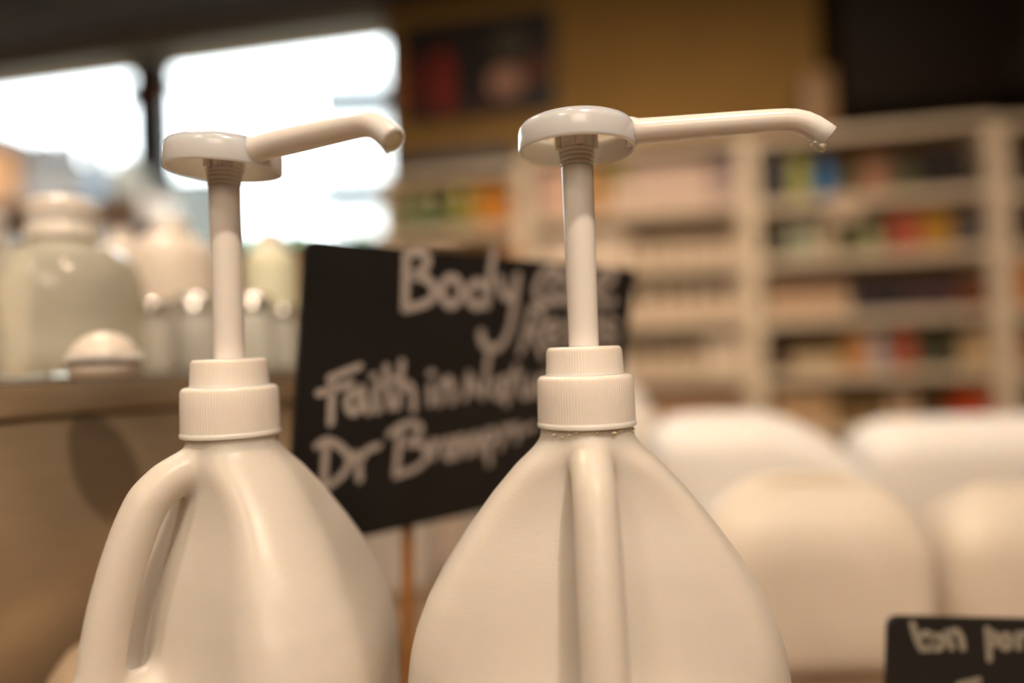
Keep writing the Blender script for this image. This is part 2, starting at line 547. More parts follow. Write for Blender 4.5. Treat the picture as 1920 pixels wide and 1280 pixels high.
NOUN = {'box': ('carton', 'box'), 'jar': ('lidded jar', 'jar'), 'bottle': ('plastic bottle', 'bottle'), 'tub': ('lidded plastic tub', 'tub'), 'pouch': ('refill pouch', 'pouch')}
ORD = ['first', 'second', 'third', 'fourth', 'fifth', 'sixth', 'seventh', 'eighth', 'ninth', 'tenth', 'eleventh', 'twelfth', 'thirteenth', 'fourteenth', 'fifteenth', 'sixteenth']


def colour_word(c):
    r, g, b = c
    mx, mn = max(c), min(c)
    if mx < 62: return 'near-black' if mx < 42 else 'very dark'
    if mx - mn < 22: return 'grey' if mx < 160 else 'pale grey'
    if mx > 190 and mn > 130: return 'cream' if b < r - 12 else 'off-white'
    if b >= r and b >= g: return 'blue' if mx > 90 else 'dark blue'
    if g >= r and g > b: return 'green' if mx > 110 else 'dark green'
    if g > r * .82 and b < r * .6: return 'olive yellow'
    if g > r * .58 and b < r * .45: return 'amber'
    if g > r * .5: return 'tan'
    if r > 150: return 'orange'
    return 'brown'


def stock_row(items, z, s_lo, s_hi, bay, row_word, py_ref):
    """items: (px0, px1, height_px, kind, rgb, lid_rgb[, count])"""
    k = 0
    last = s_lo + 0.002
    for it in items:
        px0, px1, hp, kind, rgb, lid = it[:6]
        n = it[6] if len(it) > 6 else 1
        for j in range(n):
            a_ = px0 + (px1 - px0) * j / n
            b_ = px0 + (px1 - px0) * (j + 1) / n
            sa, _ = on_wall(a_, py_ref, SHELF_F - 0.05)
            sb, _ = on_wall(b_, py_ref, SHELF_F - 0.05)
            d_ = (at((a_ + b_) / 2, py_ref, 1) - EYE)
            scale = (SHELF_DEPTH(a_)) / F_PX
            sa = max(sa + 0.002, last + 0.001)
            sb = min(sb - 0.002, s_hi - 0.003)
            if sb - sa < 0.015: continue
            h = hp * scale
            o = product(kind, sb - sa, h, rgb, lid)
            rad = min((sb - sa) / 2, .045) if kind == 'box' else (sb - sa) / 2
            wall_obj(o, (sa + sb) / 2, SHELF_F - 0.012 - rad, z + 0.0006)
            last = sb
            noun, cat = NOUN[kind]
            w = ORD[k] if k < len(ORD) else 'last'
            tag(o, '%s %s, %s from left on %s shelf of %s bay' % (colour_word(rgb), noun, w, row_word, bay), cat, 'stock on the %s shelf of the %s bay' % (row_word, bay))
            k += 1


def SHELF_DEPTH(px):
    r = ray(px, 500)
    p0 = WALL0 + WN * SHELF_F
    return (p0 - EYE).dot(WN) / r.dot(WN)


CREAM, PINKC, BRN = (226, 205, 178), (222, 192, 170), (95, 60, 32)
ROWW = ['top', 'second', 'third', 'fourth', 'fifth']
right_rows = [
    [(1436, 1477, 84, 'box', (30, 24, 40), None), (1480, 1516, 84, 'pouch', (150, 150, 30), None), (1524, 1568, 78, 'bottle', (40, 110, 165), (50, 120, 170)),
     (1574, 1606, 64, 'jar', (92, 86, 46), (70, 60, 40)), (1612, 1660, 62, 'box', (160, 112, 82), None), (1664, 1722, 56, 'tub', (90, 86, 56), (80, 76, 52), 2),
     (1728, 1802, 84, 'box', (34, 22, 18), None, 2), (1806, 1850, 56, 'jar', (60, 46, 34), (50, 40, 30))],
    [(1442, 1472, 64, 'jar', (60, 60, 40), (50, 45, 35)), (1474, 1532, 66, 'bottle', (176, 180, 152), (190, 190, 165), 2), (1534, 1566, 60, 'tub', (208, 184, 150), (208, 190, 160)),
     (1568, 1612, 56, 'jar', (80, 84, 44), (60, 60, 40)), (1616, 1656, 60, 'bottle', (160, 158, 110), (170, 165, 120)), (1666, 1722, 66, 'box', (178, 86, 60), None, 2),
     (1726, 1778, 66, 'box', (186, 136, 40), None, 2), (1782, 1850, 66, 'jar', (92, 80, 74), (80, 70, 60), 2)],
    [(1440, 1592, 58, 'tub', (222, 190, 156), (120, 70, 28), 5), (1594, 1700, 62, 'bottle', (42, 36, 52), (36, 30, 40), 4), (1704, 1790, 62, 'bottle', (78, 50, 62), (46, 32, 36), 3), (1794, 1850, 60, 'jar', (112, 52, 20), (70, 40, 20), 2)],
    [(1440, 1480, 60, 'jar', (66, 40, 26), (50, 34, 26)), (1482, 1574, 50, 'box', (208, 184, 144), (110, 84, 52), 3), (1576, 1602, 64, 'bottle', (190, 130, 36), (200, 150, 60)), (1604, 1630, 64, 'box', (216, 158, 118), None),
     (1632, 1666, 66, 'bottle', (166, 170, 172), (190, 190, 190)), (1668, 1712, 66, 'box', (166, 84, 58), None), (1714, 1792, 58, 'jar', (72, 74, 50), (60, 60, 40), 2), (1796, 1850, 60, 'box', (196, 166, 122), None)],
    [(1452, 1560, 62, 'box', (196, 160, 118), None, 3), (1570, 1655, 40, 'tub', (150, 118, 74), (150, 120, 80), 2), (1662, 1720, 62, 'bottle', (206, 176, 138), (210, 180, 150), 2), (1782, 1850, 60, 'box', (190, 68, 22), None, 2)],
]
for i, row in enumerate(right_rows):
    stock_row(row, zr[i], ra, rb, 'right', ROWW[i], R_ROWS[i][1] - 10)
left_rows = [
    [(1016, 1062, 84, 'box', (224, 184, 160), None), (1064, 1112, 84, 'box', (228, 172, 120), None), (1114, 1142, 84, 'bottle', (206, 150, 50), (214, 170, 70)), (1144, 1182, 84, 'box', PINKC, (150, 136, 50)),
     (1184, 1330, 78, 'box', PINKC, None, 5), (1332, 1392, 82, 'box', (178, 150, 138), (128, 104, 100))],
    [(1016, 1180, 62, 'box', CREAM, None, 4), (1182, 1392, 44, 'tub', CREAM, (214, 192, 160), 6)],
    [(1016, 1392, 58, 'bottle', (226, 204, 176), (232, 214, 190), 11)],
    [(1016, 1320, 58, 'bottle', (214, 192, 164), (120, 100, 78), 9), (1322, 1392, 62, 'box', CREAM, None, 2)],
    [(1016, 1392, 62, 'tub', (214, 178, 146), (140, 84, 40), 7)],
]
for i, row in enumerate(left_rows):
    stock_row(row, zl[i], la, lb, 'middle', ROWW[i], L_ROWS[i][1] - 10)
far_rows = [
    [(728, 764, 72, 'jar', (120, 122, 76), (196, 176, 120)), (766, 804, 72, 'jar', (110, 126, 80), (200, 180, 124)), (806, 842, 72, 'jar', (86, 104, 62), (170, 150, 100)), (844, 892, 74, 'jar', (148, 144, 62), (206, 180, 110)),
     (894, 936, 72, 'jar', (212, 140, 32), (220, 150, 50)), (938, 962, 70, 'jar', (200, 120, 28), (210, 140, 60)), (964, 990, 76, 'bottle', (206, 88, 30), (190, 80, 40))],
    [(740, 850, 60, 'box', CREAM, None, 3), (955, 988, 66, 'jar', (214, 128, 64), (220, 150, 90))],
]
for i, row in enumerate(far_rows):
    stock_row(row, zf[i], fa, fb, 'left', ROWW[i], F_ROWS[i][1] - 10)
edge_rows = [
    [(1904, 1940, 60, 'jar', (50, 40, 40), (40, 34, 34)), (1944, 1990, 64, 'box', (90, 80, 100), None)],
    [(1904, 1950, 62, 'box', (52, 34, 24), None), (1954, 2000, 62, 'box', (130, 80, 40), None)],
    [(1902, 1936, 82, 'box', (200, 116, 30), None), (1938, 1990, 80, 'box', (190, 110, 40), None)],
    [(1904, 1950, 60, 'box', (150, 90, 36), None), (1954, 2000, 62, 'jar', (70, 60, 40), (60, 50, 40))],
    [(1904, 1950, 60, 'jar', (70, 66, 36), (60, 50, 30))],
]
for i, row in enumerate(edge_rows):
    stock_row(row, zx[i], xa, xb, 'edge', ROWW[i], 352 + i * 110 - 10)

# pale disc standing in for a blurred lamp glint on the top right shelf
s_, z_ = on_wall(1585, 388, SHELF_F + 0.01)
t_ = MB().lathe([(0, .003), (.052, .003), (.054, 0), (.052, -.003), (0, -.003)], 32).build('glint_disc', cmat((216, 190, 160), 0.35), smooth=True)
wall_obj(t_, s_, SHELF_F + 0.006, z_)
t_.rotation_euler = (math.radians(90), 0, WA)
tag(t_, 'round disc painted as a lamp glint on the front of the top right-bay shelf', 'disc')

# a long black crate lying on top of the left bay
s0_, z0_ = on_wall(728, 312, SHELF_F)
s1_, _ = on_wall(985, 300, SHELF_F)
s1_ += .04
cr = wall_obj(empty('storage_crate'), 0, SHELF_F, ftop)
tag(cr, 'long low black crate on top of the left shelving bay under the poster', 'crate')
hc = 0.095
for nm, b_ in (('front_panel', (s0_, s1_ - .08, 0.0, 0.012)), ('back_panel', (s0_, s1_ - .08, 0.20, 0.212))):
    MB().box(b_[0], b_[1], b_[2], b_[3], 0.001, hc).build(nm, M_FRAME, cr)
for xx in (s0_, s1_ - .092):
    MB().box(xx, xx + .012, 0.0125, 0.1995, 0.001, hc).build('end_panel', M_FRAME, cr)
MB().box(s0_ + .013, s1_ - .093, 0.0125, 0.1995, 0.001, 0.01).build('base', M_FRAME, cr)

# dark framed poster on the wall
s0_, zt_ = on_wall(752, 40, 0.02)
s1_, _ = on_wall(1040, 40, 0.02)
zb_ = on_wall(880, 222, 0.02)[1]
zt_ = on_wall(880, 34, 0.02)[1]
po_ = wall_obj(empty('framed_poster'), 0, 0.03)
tag(po_, 'dark framed poster with red stripes on the tan wall right of the window', 'picture')
MB().box(s0_ + .02, s1_ - .02, 0.006, 0.026, zb_ + .02, zt_ - .02).build('print', mat('poster_ground', (0.018, 0.010, 0.010), rough=0.6, noise=0.4, nscale=8), po_)
f_ = MB()
f_.box(s0_, s1_, 0, 0.028, zb_, zb_ + .02).box(s0_, s1_, 0, 0.028, zt_ - .02, zt_)
f_.box(s0_, s0_ + .02, 0, 0.028, zb_ + .02, zt_ - .02).box(s1_ - .02, s1_, 0, 0.028, zb_ + .02, zt_ - .02)
f_.build('frame', M_FRAME, po_)


def patch(px, py, wpx, hpx, rgb, nm):
    s, z = on_wall(px, py, 0.03)
    k_ = SHELF_DEPTH(px) * 1.08 / F_PX
    mb = MB()
    pts = []
    for i in range(16):
        a = 2 * math.pi * i / 16
        e = 0.75
        pts.append((s + math.copysign(abs(math.cos(a)) ** e, math.cos(a)) * wpx * k_ / 2, math.copysign(abs(math.sin(a)) ** e, math.sin(a)) * hpx * k_ / 2 + z))
    mb.add([(x, 0.0035, z) for x, z in pts] + [(x, 0.0060, z) for x, z in pts], [tuple(range(16)), tuple(reversed(range(16, 32)))] + [(i, i + 16, (i + 1) % 16 + 16, (i + 1) % 16) for i in range(16)])
    return mb.build('printed_shape', cmat(rgb, 0.6), po_)


patch(768, 160, 30, 110, (150, 44, 20), 'red')
patch(830, 155, 40, 130, (155, 44, 16), 'red')
patch(948, 152, 62, 52, (200, 150, 126), 'pale')
patch(955, 82, 70, 50, (84, 76, 56), 'grey')
patch(1008, 130, 44, 44, (120, 66, 30), 'brown')
patch(905, 200, 60, 28, (78, 36, 24), 'rust')

# dark wooden wall cupboard above the right bay
s0_, zb_ = on_wall(1584, 206, 0.34)
s0b, _ = on_wall(1584, 206, 0.34)
cp = wall_obj(empty('wall_cupboard'), 0, 0.34)
tag(cp, 'dark brown wooden wall cupboard high above the right shelving bay', 'cupboard')
MB().box(s0b, s0b + 1.2, 0.02, 0.335, zb_, CEIL - .02).build('carcass', M_DARKWOOD, cp)
for k in range(2):
    d_ = MB().box(s0b + .004 + k * .6, s0b + .596 + k * .6, 0.0, 0.019, zb_ + .004, CEIL - .03).build('door', M_DARKWOOD if k == 0 else mat('lighter_dark_wood', (0.024, 0.012, 0.006), rough=0.7, spec=0.2, noise=0.3, nscale=10), cp, bevel=0.004)  # second door takes a slightly lighter brown than the first
    MB().tube([(s0b + (.56 if k == 0 else .64), -.001, zb_ + .05), (s0b + (.56 if k == 0 else .64), -.02, zb_ + .06), (s0b + (.56 if k == 0 else .64), -.02, zb_ + .14), (s0b + (.56 if k == 0 else .64), -.001, zb_ + .15)], .005, 8).build('handle', M_FRAME, d_, smooth=True)
# small grey-tan box beside the cupboard
s_, z_ = on_wall(1532, 250, 0.2)
_ztop_r = on_wall(1440, 270, SHELF_F)[1] + .03
o_ = MB().box(-.055, .055, -.05, .05, 0, 0.25).build('carton', cmat((150, 116, 74)), bevel=0.004)
wall_obj(o_, s_, 0.2, _ztop_r + .001)
tag(o_, 'tan carton standing on the right shelving bay beside the dark cupboard', 'box')

# ------------------------------------------------------------------ refill counter
NECK = CAMZ - 0.0322            # height of the underside of the jug caps
JUG_H = 0.226
TOP = NECK - JUG_H
ct = empty('refill_counter', (0, 0.45, 0))
tag(ct, 'wooden shop counter carrying the refill jugs', 'counter')
MB().box(-1.0, 1.15, -0.37, 0.75, TOP - .03, TOP).build('worktop', M_TABLE, ct, bevel=0.003)
MB().box(-0.97, 1.12, -0.33, 0.72, 0.08, TOP - .0305).build('carcass', M_DARKWOOD, ct)
MB().box(-0.95, 1.10, -0.30, 0.70, 0.0, 0.0795).build('plinth', M_FRAME, ct)


# ---- the jug body: a signed distance field turned into one smooth mesh
def surface_nets(fn, lo, hi, step):
    ax = [np.arange(l, h + step, step) for l, h in zip(lo, hi)]
    X, Y, Z = np.meshgrid(*ax, indexing='ij')
    V = np.concatenate([fn(X[i:i + 8], Y[i:i + 8], Z[i:i + 8]) for i in range(0, X.shape[0], 8)], 0).astype(np.float32)
    nx, ny, nz = V.shape
    ins = V < 0
    cnt = np.zeros((nx - 1, ny - 1, nz - 1), np.int32)
    acc = np.zeros((nx - 1, ny - 1, nz - 1, 3), np.float64)
    offs = [(i, j, k) for i in (0, 1) for j in (0, 1) for k in (0, 1)]
    sl = lambda o: V[o[0]:nx - 1 + o[0], o[1]:ny - 1 + o[1], o[2]:nz - 1 + o[2]]
    for o in offs:
        for d in range(3):
            if o[d] == 1: continue
            o2 = list(o); o2[d] = 1
            a, b = sl(o), sl(o2)
            m = (a < 0) != (b < 0)
            t = np.where(m, a / np.where(m, a - b, 1), 0)
            cnt += m
            for e in range(3):
                acc[..., e] += np.where(m, o[e] + (t if e == d else 0), 0)
    act = cnt > 0
    idx = -np.ones(act.shape, np.int64)
    idx[act] = np.arange(act.sum())
    cells = np.argwhere(act)
    P = (cells + acc[act] / cnt[act][:, None]) * step + np.array(lo)
    faces = []
    for d in range(3):
        u, v = (d + 1) % 3, (d + 2) % 3
        s1 = [slice(None)] * 3; s2 = [slice(None)] * 3
        s1[d] = slice(0, V.shape[d] - 1); s2[d] = slice(1, V.shape[d])
        A, B = ins[tuple(s1)], ins[tuple(s2)]
        e = np.argwhere(A != B)
        e = e[(e[:, u] > 0) & (e[:, v] > 0) & (e[:, u] < V.shape[u] - 1) & (e[:, v] < V.shape[v] - 1)]
        fl = A[tuple(e.T)]
        def g(du, dv):
            q = e.copy(); q[:, u] -= du; q[:, v] -= dv
            return idx[tuple(q.T)]
        q = np.stack([g(1, 1), g(0, 1), g(0, 0), g(1, 0)], 1)
        q[~fl] = q[~fl][:, ::-1]
        faces.append(q)
    return P, np.concatenate(faces)


def smax(a, b, k):
    h = np.clip(0.5 + 0.5 * (a - b) / k, 0, 1)
    return b + (a - b) * h + k * h * (1 - h)


def smin(a, b, k):
    return -smax(-a, -b, k)


_Z = np.array([-230, -222, -214, -140, -107, -95, -85, -72, -58, -43, -28, -16, -9.5, -5.2, -3.5, 12.])
_D = np.array([72, 79.5, 81.5, 82, 81.2, 79.5, 76.8, 71.5, 63.8, 53.5, 42.0, 31.4, 24.2, 20.6, 20.1, 19.6])
_zz = np.linspace(-232, 14, 984)
_dd = np.interp(_zz, _Z, _D)
_ker = np.hanning(15); _ker /= _ker.sum()
_dd = np.convolve(np.pad(_dd, 7, 'edge'), _ker, 'valid')
# rounded-square corner radius as a share of D
_cr = np.interp(_zz, [-230, -110, -60, -30, -12, -4, 14], [.34, .36, .44, .60, .85, 1.0, 1.0])


_hp = np.array([(8, -9.5), (18, -12), (28, -16.5), (35.5, -23), (40.5, -33), (46, -48), (51, -66), (55, -88), (58.5, -110), (58.5, -126)], float)
_t = np.linspace(0, len(_hp) - 1, 90)
HP = np.stack([np.interp(_t, np.arange(len(_hp)), _hp[:, c]) for c in (0, 1)], 1)
for _ in range(6):
    HP[1:-1] = (HP[:-2] + HP[1:-1] * 2 + HP[2:]) / 4


def jug_field(a, b, z):
    D = np.interp(z, _zz, _dd)
    r = D * np.interp(z, _zz, _cr)
    s = (D - r) / math.sqrt(2) + r
    u, v = np.abs(a + b) / math.sqrt(2), np.abs(a - b) / math.sqrt(2)
    qx, qy = u - (s - r), v - (s - r)
    body = np.sqrt(np.maximum(qx, 0) ** 2 + np.maximum(qy, 0) ** 2) + np.minimum(np.maximum(qx, qy), 0) - r
    body = smax(body, -226 - z, 5.0)
    # flat hand recess behind the handle, closed below by a ledge
    ab = np.abs(b)
    k = smax(0.445 * D, 19.2 + 0 * D, 5.0)
    rec = smax(k - (.99 * a + .12 * ab), (-103 + 13 * np.exp(-(b / 13) ** 2)) - z, 5.0)
    body = smax(body, -rec, 5.0)
    # the handle
    d = np.sqrt((a[..., None] - HP[:, 0]) ** 2 + (z[..., None] - HP[:, 1]) ** 2).min(-1)
    han = np.sqrt(d ** 2 + b ** 2) - 8.7
    f = smin(body, han, 4.0)
    return smax(f, z - 9.5, 1.0)


P_, F_ = surface_nets(jug_field, (-90, -90, -231), (90, 90, 14), 1.7)
JUG_ME = bpy.data.meshes.new('jug_body')
JUG_ME.vertices.add(len(P_))
JUG_ME.vertices.foreach_set('co', (P_ * 0.001).astype(np.float32).ravel())
JUG_ME.loops.add(F_.size)
JUG_ME.loops.foreach_set('vertex_index', F_.ravel().astype(np.int32))
JUG_ME.polygons.add(len(F_))
JUG_ME.polygons.foreach_set('loop_start', np.arange(0, F_.size, 4, dtype=np.int32))
JUG_ME.update(calc_edges=True)
JUG_ME.validate()
_bm = bmesh.new()
_bm.from_mesh(JUG_ME)
for _ in range(3):
    bmesh.ops.smooth_vert(_bm, verts=_bm.verts[:], factor=0.5, use_axis_x=True, use_axis_y=True, use_axis_z=True)
_bm.to_mesh(JUG_ME)
_bm.free()
JUG_ME.shade_smooth()
JUG_ME.materials.append(M_HDPE)

mm = 0.001


def ribbed_ring(prof, n=104, amp=0.22):
    return [(p[0] * mm, p[1] * mm) + tuple(p[2:]) for p in prof], (n, amp * mm)


def add_closure(jug):
    p, rb = ribbed_ring([(0, 21.9), (18.6, 21.9), (19.6, 21.6), (20.3, 20.9), (20.5, 20.0, 1), (20.7, 12, 1), (20.85, 2.6, 1), (20.95, 2.2), (21.35, 1.8), (21.4, 0.5), (21.2, 0), (20.4, 0), (20.35, 1.5), (0, 1.5)])
    cap = MB().lathe(p, 416, rb).build('screw_cap', M_CAP, jug, smooth=True, angle=50)
    p, rb = ribbed_ring([(0, 34.0), (14.9, 34.0), (15.6, 33.7), (16.05, 32.9), (16.15, 32.2, 1), (16.6, 23.2, 1), (16.9, 22.6), (17.2, 21.95), (0, 21.95)], 88, 0.2)
    MB().lathe(p, 352, rb).build('pump_collar', M_CAP, jug, smooth=True, angle=50)
    return cap


def add_pump(jug, psi, tilt=0.0):
    """stem, thread and spouted head; psi: heading of the spout in jug space"""
    MB().lathe([(0, 112.5 * mm), (6.9 * mm, 112.5 * mm), (6.75 * mm, 80 * mm), (6.55 * mm, 34.05 * mm), (0, 34.05 * mm)], 48).build('pump_stem', M_PP, jug, smooth=True)
    th = []
    z = 120.0
    th.append((0, z))
    rads = [7.9, 7.7, 7.5, 7.3]
    for i, r in enumerate(rads):
        th += [(r - .7, z), (r, z - .5), (r, z - 1.3), (r - .7, z - 1.8)]
        z -= 1.9
    th.append((0, z))
    MB().lathe([(r * mm, q * mm) for r, q in th], 48).build('stem_thread', M_PP, jug, smooth=True)
    hd = empty('pump_head', (0, 0, 119.0 * mm), psi)
    hd.rotation_euler = (0, tilt, psi)
    hd.parent = jug
    prof = [(0, 13.1), (18, 13.0), (21.5, 12.6), (23.6, 11.6), (24.9, 9.9), (25.3, 8), (25.4, 1.0), (25.2, .3), (24.8, 0), (24.3, 0), (23.9, .4), (23.7, 10.6), (23.0, 11.3), (0, 11.3)]
    MB().lathe([(r * mm, q * mm) for r, q in prof], 96).build('head_disc', M_HEAD, hd, smooth=True, angle=40)
    bs = []
    for q in (11.29, 0.6):
        bs.append((7.0 * mm, q * mm, 1))
    bs = [(0, 11.29 * mm)] + bs + [(0, .6 * mm)]
    MB().lathe(bs, 120, (24, .35 * mm)).build('ribbed_boss', M_PP, hd, smooth=True, angle=40)
    w = MB()
    w.box(-9.4 * mm, 9.4 * mm, -1.3 * mm, 1.3 * mm, 1.2 * mm, 11.29 * mm)
    w.box(-1.3 * mm, 1.3 * mm, -9.4 * mm, 9.4 * mm, 1.2 * mm, 11.29 * mm)
    wb = w.build('rib_plate', M_PP, hd)
    wb.rotation_euler = (0, 0, -psi + math.radians(6))
    # spout: hollow tube that bends down and is cut square
    ce = 7.3
    path = [(21.5, ce), (24.5, ce), (27, ce), (35, ce + .1), (50, ce + .3), (66, ce + .5), (82, ce + .6), (88, ce + .5), (92, ce + .0), (96, ce - 1.3), (99.5, ce - 3.3), (102.5, ce - 5.6), (105.2, ce - 7.8)]
    rad = [6.6, 6.2, 5.45, 5.3, 5.15, 5.0, 4.85, 4.8, 4.85, 4.95, 5.05, 5.1, 5.1]
    pts = [(x * mm, 0, z_ * mm) for x, z_ in path]
    sp = MB().tube(pts, [r * mm for r in rad], 32, caps=False)
    n0 = len(sp.v)
    t = Vector((2.7, 0, -2.2)).normalized()
    e = Vector(pts[-1])
    up = Vector((0, 1, 0))
    b = t.cross(up)
    last = list(range(n0 - 32, n0))
    prev = last
    for (rr, back) in ((4.7, 0.35), (4.1, .3), (3.9, -.3), (3.8, -6.0)):
        ring = []
        for i in last:
            dirv = (Vector(sp.v[i]) - e)
            dirv = (dirv - t * dirv.dot(t)).normalized()
            ring.append(len(sp.v))
            sp.v.append(tuple(e + dirv * rr * mm + t * back * mm))
        for i in range(32):
            j = (i + 1) % 32
            sp.f.append((prev[i], prev[j], ring[j], ring[i]))
        prev = ring
    sp.f.append(tuple(prev))
    sp.build('spout', M_PP, hd, smooth=True, angle=60)
    return hd, e, t


def soap_plug(hd, e, t, crusty):
    """dried soap in the spout mouth"""
    mb = MB()
    rng = random.Random(3)
    n = 22
    b = Vector((0, 1, 0)); c = t.cross(b)
    rows = []
    for (r, k) in ((3.85, -1.2), (3.8, -.2), (2.6, .5), (1.2, .7)):
        row = []
        for i in range(n):
            a = 2 * math.pi * i / n
            j = rng.uniform(-.25, .25)
            row.append(tuple(e + (b * math.cos(a) + c * math.sin(a)) * (r + (j if r < 3 else 0)) * mm + t * (k + j) * mm))
        rows.append(row)
    vs_ = [p for r in rows for p in r]
    fs_ = [(i * n + k, i * n + (k + 1) % n, (i + 1) * n + (k + 1) % n, (i + 1) * n + k) for i in range(3) for k in range(n)]
    fs_.append(tuple(3 * n + k for k in range(n)))
    mb.add(vs_, fs_)
    # drop or crumbs along the lower lip
    low = e + Vector((-.63, 0, -.77)) * 4.2 * mm
    if crusty:
        for k in range(30):
            f = rng.random()
            p = low + Vector(((-4.2 * f + .4) * mm + rng.uniform(-.3, .3) * mm, rng.uniform(-2.0, 2.0) * mm, (2.0 * f - 1.3 + rng.uniform(-.4, .4)) * mm))
            r = rng.uniform(.9, 1.8) * mm * (1.1 - .5 * f)
            mb.lathe([(0, r), (r * .8, r * .5), (r, 0), (r * .7, -r * .6), (0, -r)], 7, c=p)
    else:
        mb.lathe([(0, 1.0 * mm), (1.0 * mm, .4 * mm), (1.3 * mm, -.3 * mm), (.9 * mm, -1.1 * mm), (0, -1.6 * mm)], 12, c=low)
    o = mb.build('soap_residue', M_SOAP, hd, smooth=True, angle=60)
    o['label'] = 'dried yellowish soap in the spout mouth'


def make_jug(name, loc, rz, body_name='jug_body'):
    j = empty(name, loc, rz)
    b = bpy.data.objects.new(body_name, JUG_ME)
    COL.objects.link(b)
    b.parent = j
    return j


def ground(px, d, z=NECK):
    """point under pixel column px at depth d and height z"""
    y0 = 640
    for _ in range(6):
        p = at(px, y0, d)
        y0 += (p.z - z) / d * F_PX
    return at(px, y0, d)


pR = ground(1100, 0.296)
pL = ground(434, 0.308)
pR.z = pL.z = NECK
JR_A, JL_A = math.radians(-92.5), math.radians(227)
jr = make_jug('refill_jug', pR, JR_A)
tag(jr, 'milky plastic pump jug in sharp focus with its handle facing the viewer', 'jug')
add_closure(jr)
hd, e, t = add_pump(jr, math.radians(-6) - JR_A, 0.0)
soap_plug(hd, e, t, True)
# dried soap ring under the cap
rg = MB()
_r = random.Random(5)
for k in range(14):
    a = math.radians(-150 + k * 11 + _r.uniform(-2, 2)) - JR_A
    r = _r.uniform(.4, .9) * mm
    if _r.random() < .55: r *= 1.5
    rg.lathe([(0, r * .6), (r, 0), (0, -r * .6)], 7, c=(20.0 * mm * math.cos(a), 20.0 * mm * math.sin(a), _r.uniform(-3.2, -.8) * mm))
rg.build('soap_residue', M_RESIDUE, jr, smooth=True)

jl = make_jug('refill_jug', pL, JL_A)
tag(jl, 'milky plastic pump jug beside the steel tank, its handle on the left', 'jug')
add_closure(jl)
hd, e, t = add_pump(jl, math.radians(-34) - JL_A, math.radians(3.5))
soap_plug(hd, e, t, False)

# plain screw-capped jugs behind the chalkboard
def plain_cap(j):
    MB().lathe([(0, 21.9 * mm), (18.6 * mm, 21.9 * mm), (20.4 * mm, 20.6 * mm), (20.9 * mm, 2 * mm), (21.4 * mm, 1.6 * mm), (21.3 * mm, 0), (0, 0)], 48).build('screw_cap', M_CAP, j, smooth=True)


for px, d, rz, lab in ((700, 0.80, 45, 'milky capped jug behind the chalkboard, left of its wooden stick'),
                       (1004, 0.69, 75, 'milky capped jug behind the chalkboard, right of its wooden stick'),
                       (1150, 0.95, 45, 'milky capped jug peeping out right of the in-focus pump cap')):
    p = ground(px, d); p.z = NECK
    j = make_jug('refill_jug', p, math.radians(rz))
    tag(j, lab, 'jug', 'spare jugs behind the chalkboard')
    plain_cap(j)

# low domed tub behind the left jug
M_TUB = mat('tan_plastic', (0.50, 0.38, 0.26), rough=0.5, spec=0.3)
p = Vector((-0.225, 0.405, CAMZ - 0.150))
tb = empty('domed_tub', (p.x, p.y, TOP))
tag(tb, 'low tan tub with domed lid behind the left jug', 'tub')
H_ = p.z - TOP
MB().lathe([(0, H_ - .045), (.047, H_ - .045), (.047, .006), (.042, 0), (0, 0)], 48).build('body', M_TUB, tb, smooth=True)
MB().lathe([(0, H_), (.02, H_ - .003), (.038, H_ - .013), (.046, H_ - .024), (.050, H_ - .038), (.050, H_ - .050), (.0475, H_ - .050), (.0475, H_ - .0445), (0, H_ - .0445)], 48).build('lid', M_TUB, tb, smooth='full')


# ---- white jerrycans on the right
def rbox_mesh(name, w, dpt, h, rc, rt, m, parent, slope=0.0):
    """rounded container: superellipse plan that shrinks into a rounded shoulder"""
    mb = MB()
    rows = []
    n = 64
    prof = [(0.0, 0.90), (0.006, 0.97), (0.02, 1.0)]
    for i in range(13):
        a = i / 12 * math.pi / 2
        prof.append((h - rt + rt * math.sin(a), 1 - (rt / (w / 2)) * (1 - math.cos(a)) if i < 12 else 1 - (rt / (w / 2)) * 1.0))
    vs_ = []
    for z, k in prof:
        for i in range(n):
            a = 2 * math.pi * i / n
            c, s = math.cos(a), math.sin(a)
            e = 0.42
            hx = w / 2 - (1 - k) * w / 2
            hy = dpt / 2 - (1 - k) * w / 2
            x_ = math.copysign(abs(c) ** e, c) * max(hx, .01)
            q = max(0.0, (x_ / (w / 2) - .05) / .95)
            vs_.append((x_, math.copysign(abs(s) ** e, s) * max(hy, .01), z * (1 - slope * q ** 1.4)))
    fs_ = [(i * n + k, i * n + (k + 1) % n, (i + 1) * n + (k + 1) % n, (i + 1) * n + k) for i in range(len(prof) - 1) for k in range(n)]
    fs_.append(tuple(reversed(range(n))))
    fs_.append(tuple((len(prof) - 1) * n + k for k in range(n)))
    mb.add(vs_, fs_)
    return mb.build(name, m, parent, smooth='full')


def jerrycan(px, pyt, d, wpx, depth, rt, rz, lab, m, slope=0.0):
    p = at(px, pyt, d)
    h = p.z - TOP
    w = wpx * d / F_PX
    j = empty('jerrycan', (p.x, p.y + depth / 2, TOP), rz)
    tag(j, lab, 'jerrycan', 'white jerrycans on the right of the counter')
    rbox_mesh('body', w, depth, h, .03, rt, m, j, slope)
    # moulded grip bar along the back edge
    MB().tube([(-w * .22, depth * .5 - .004, h * .62), (-w * .2, depth * .5 + .018, h * .66), (w * .2, depth * .5 + .018, h * .66), (w * .22, depth * .5 - .004, h * .62)], .008, 12).build('handle', m, j, smooth=True)
    return j


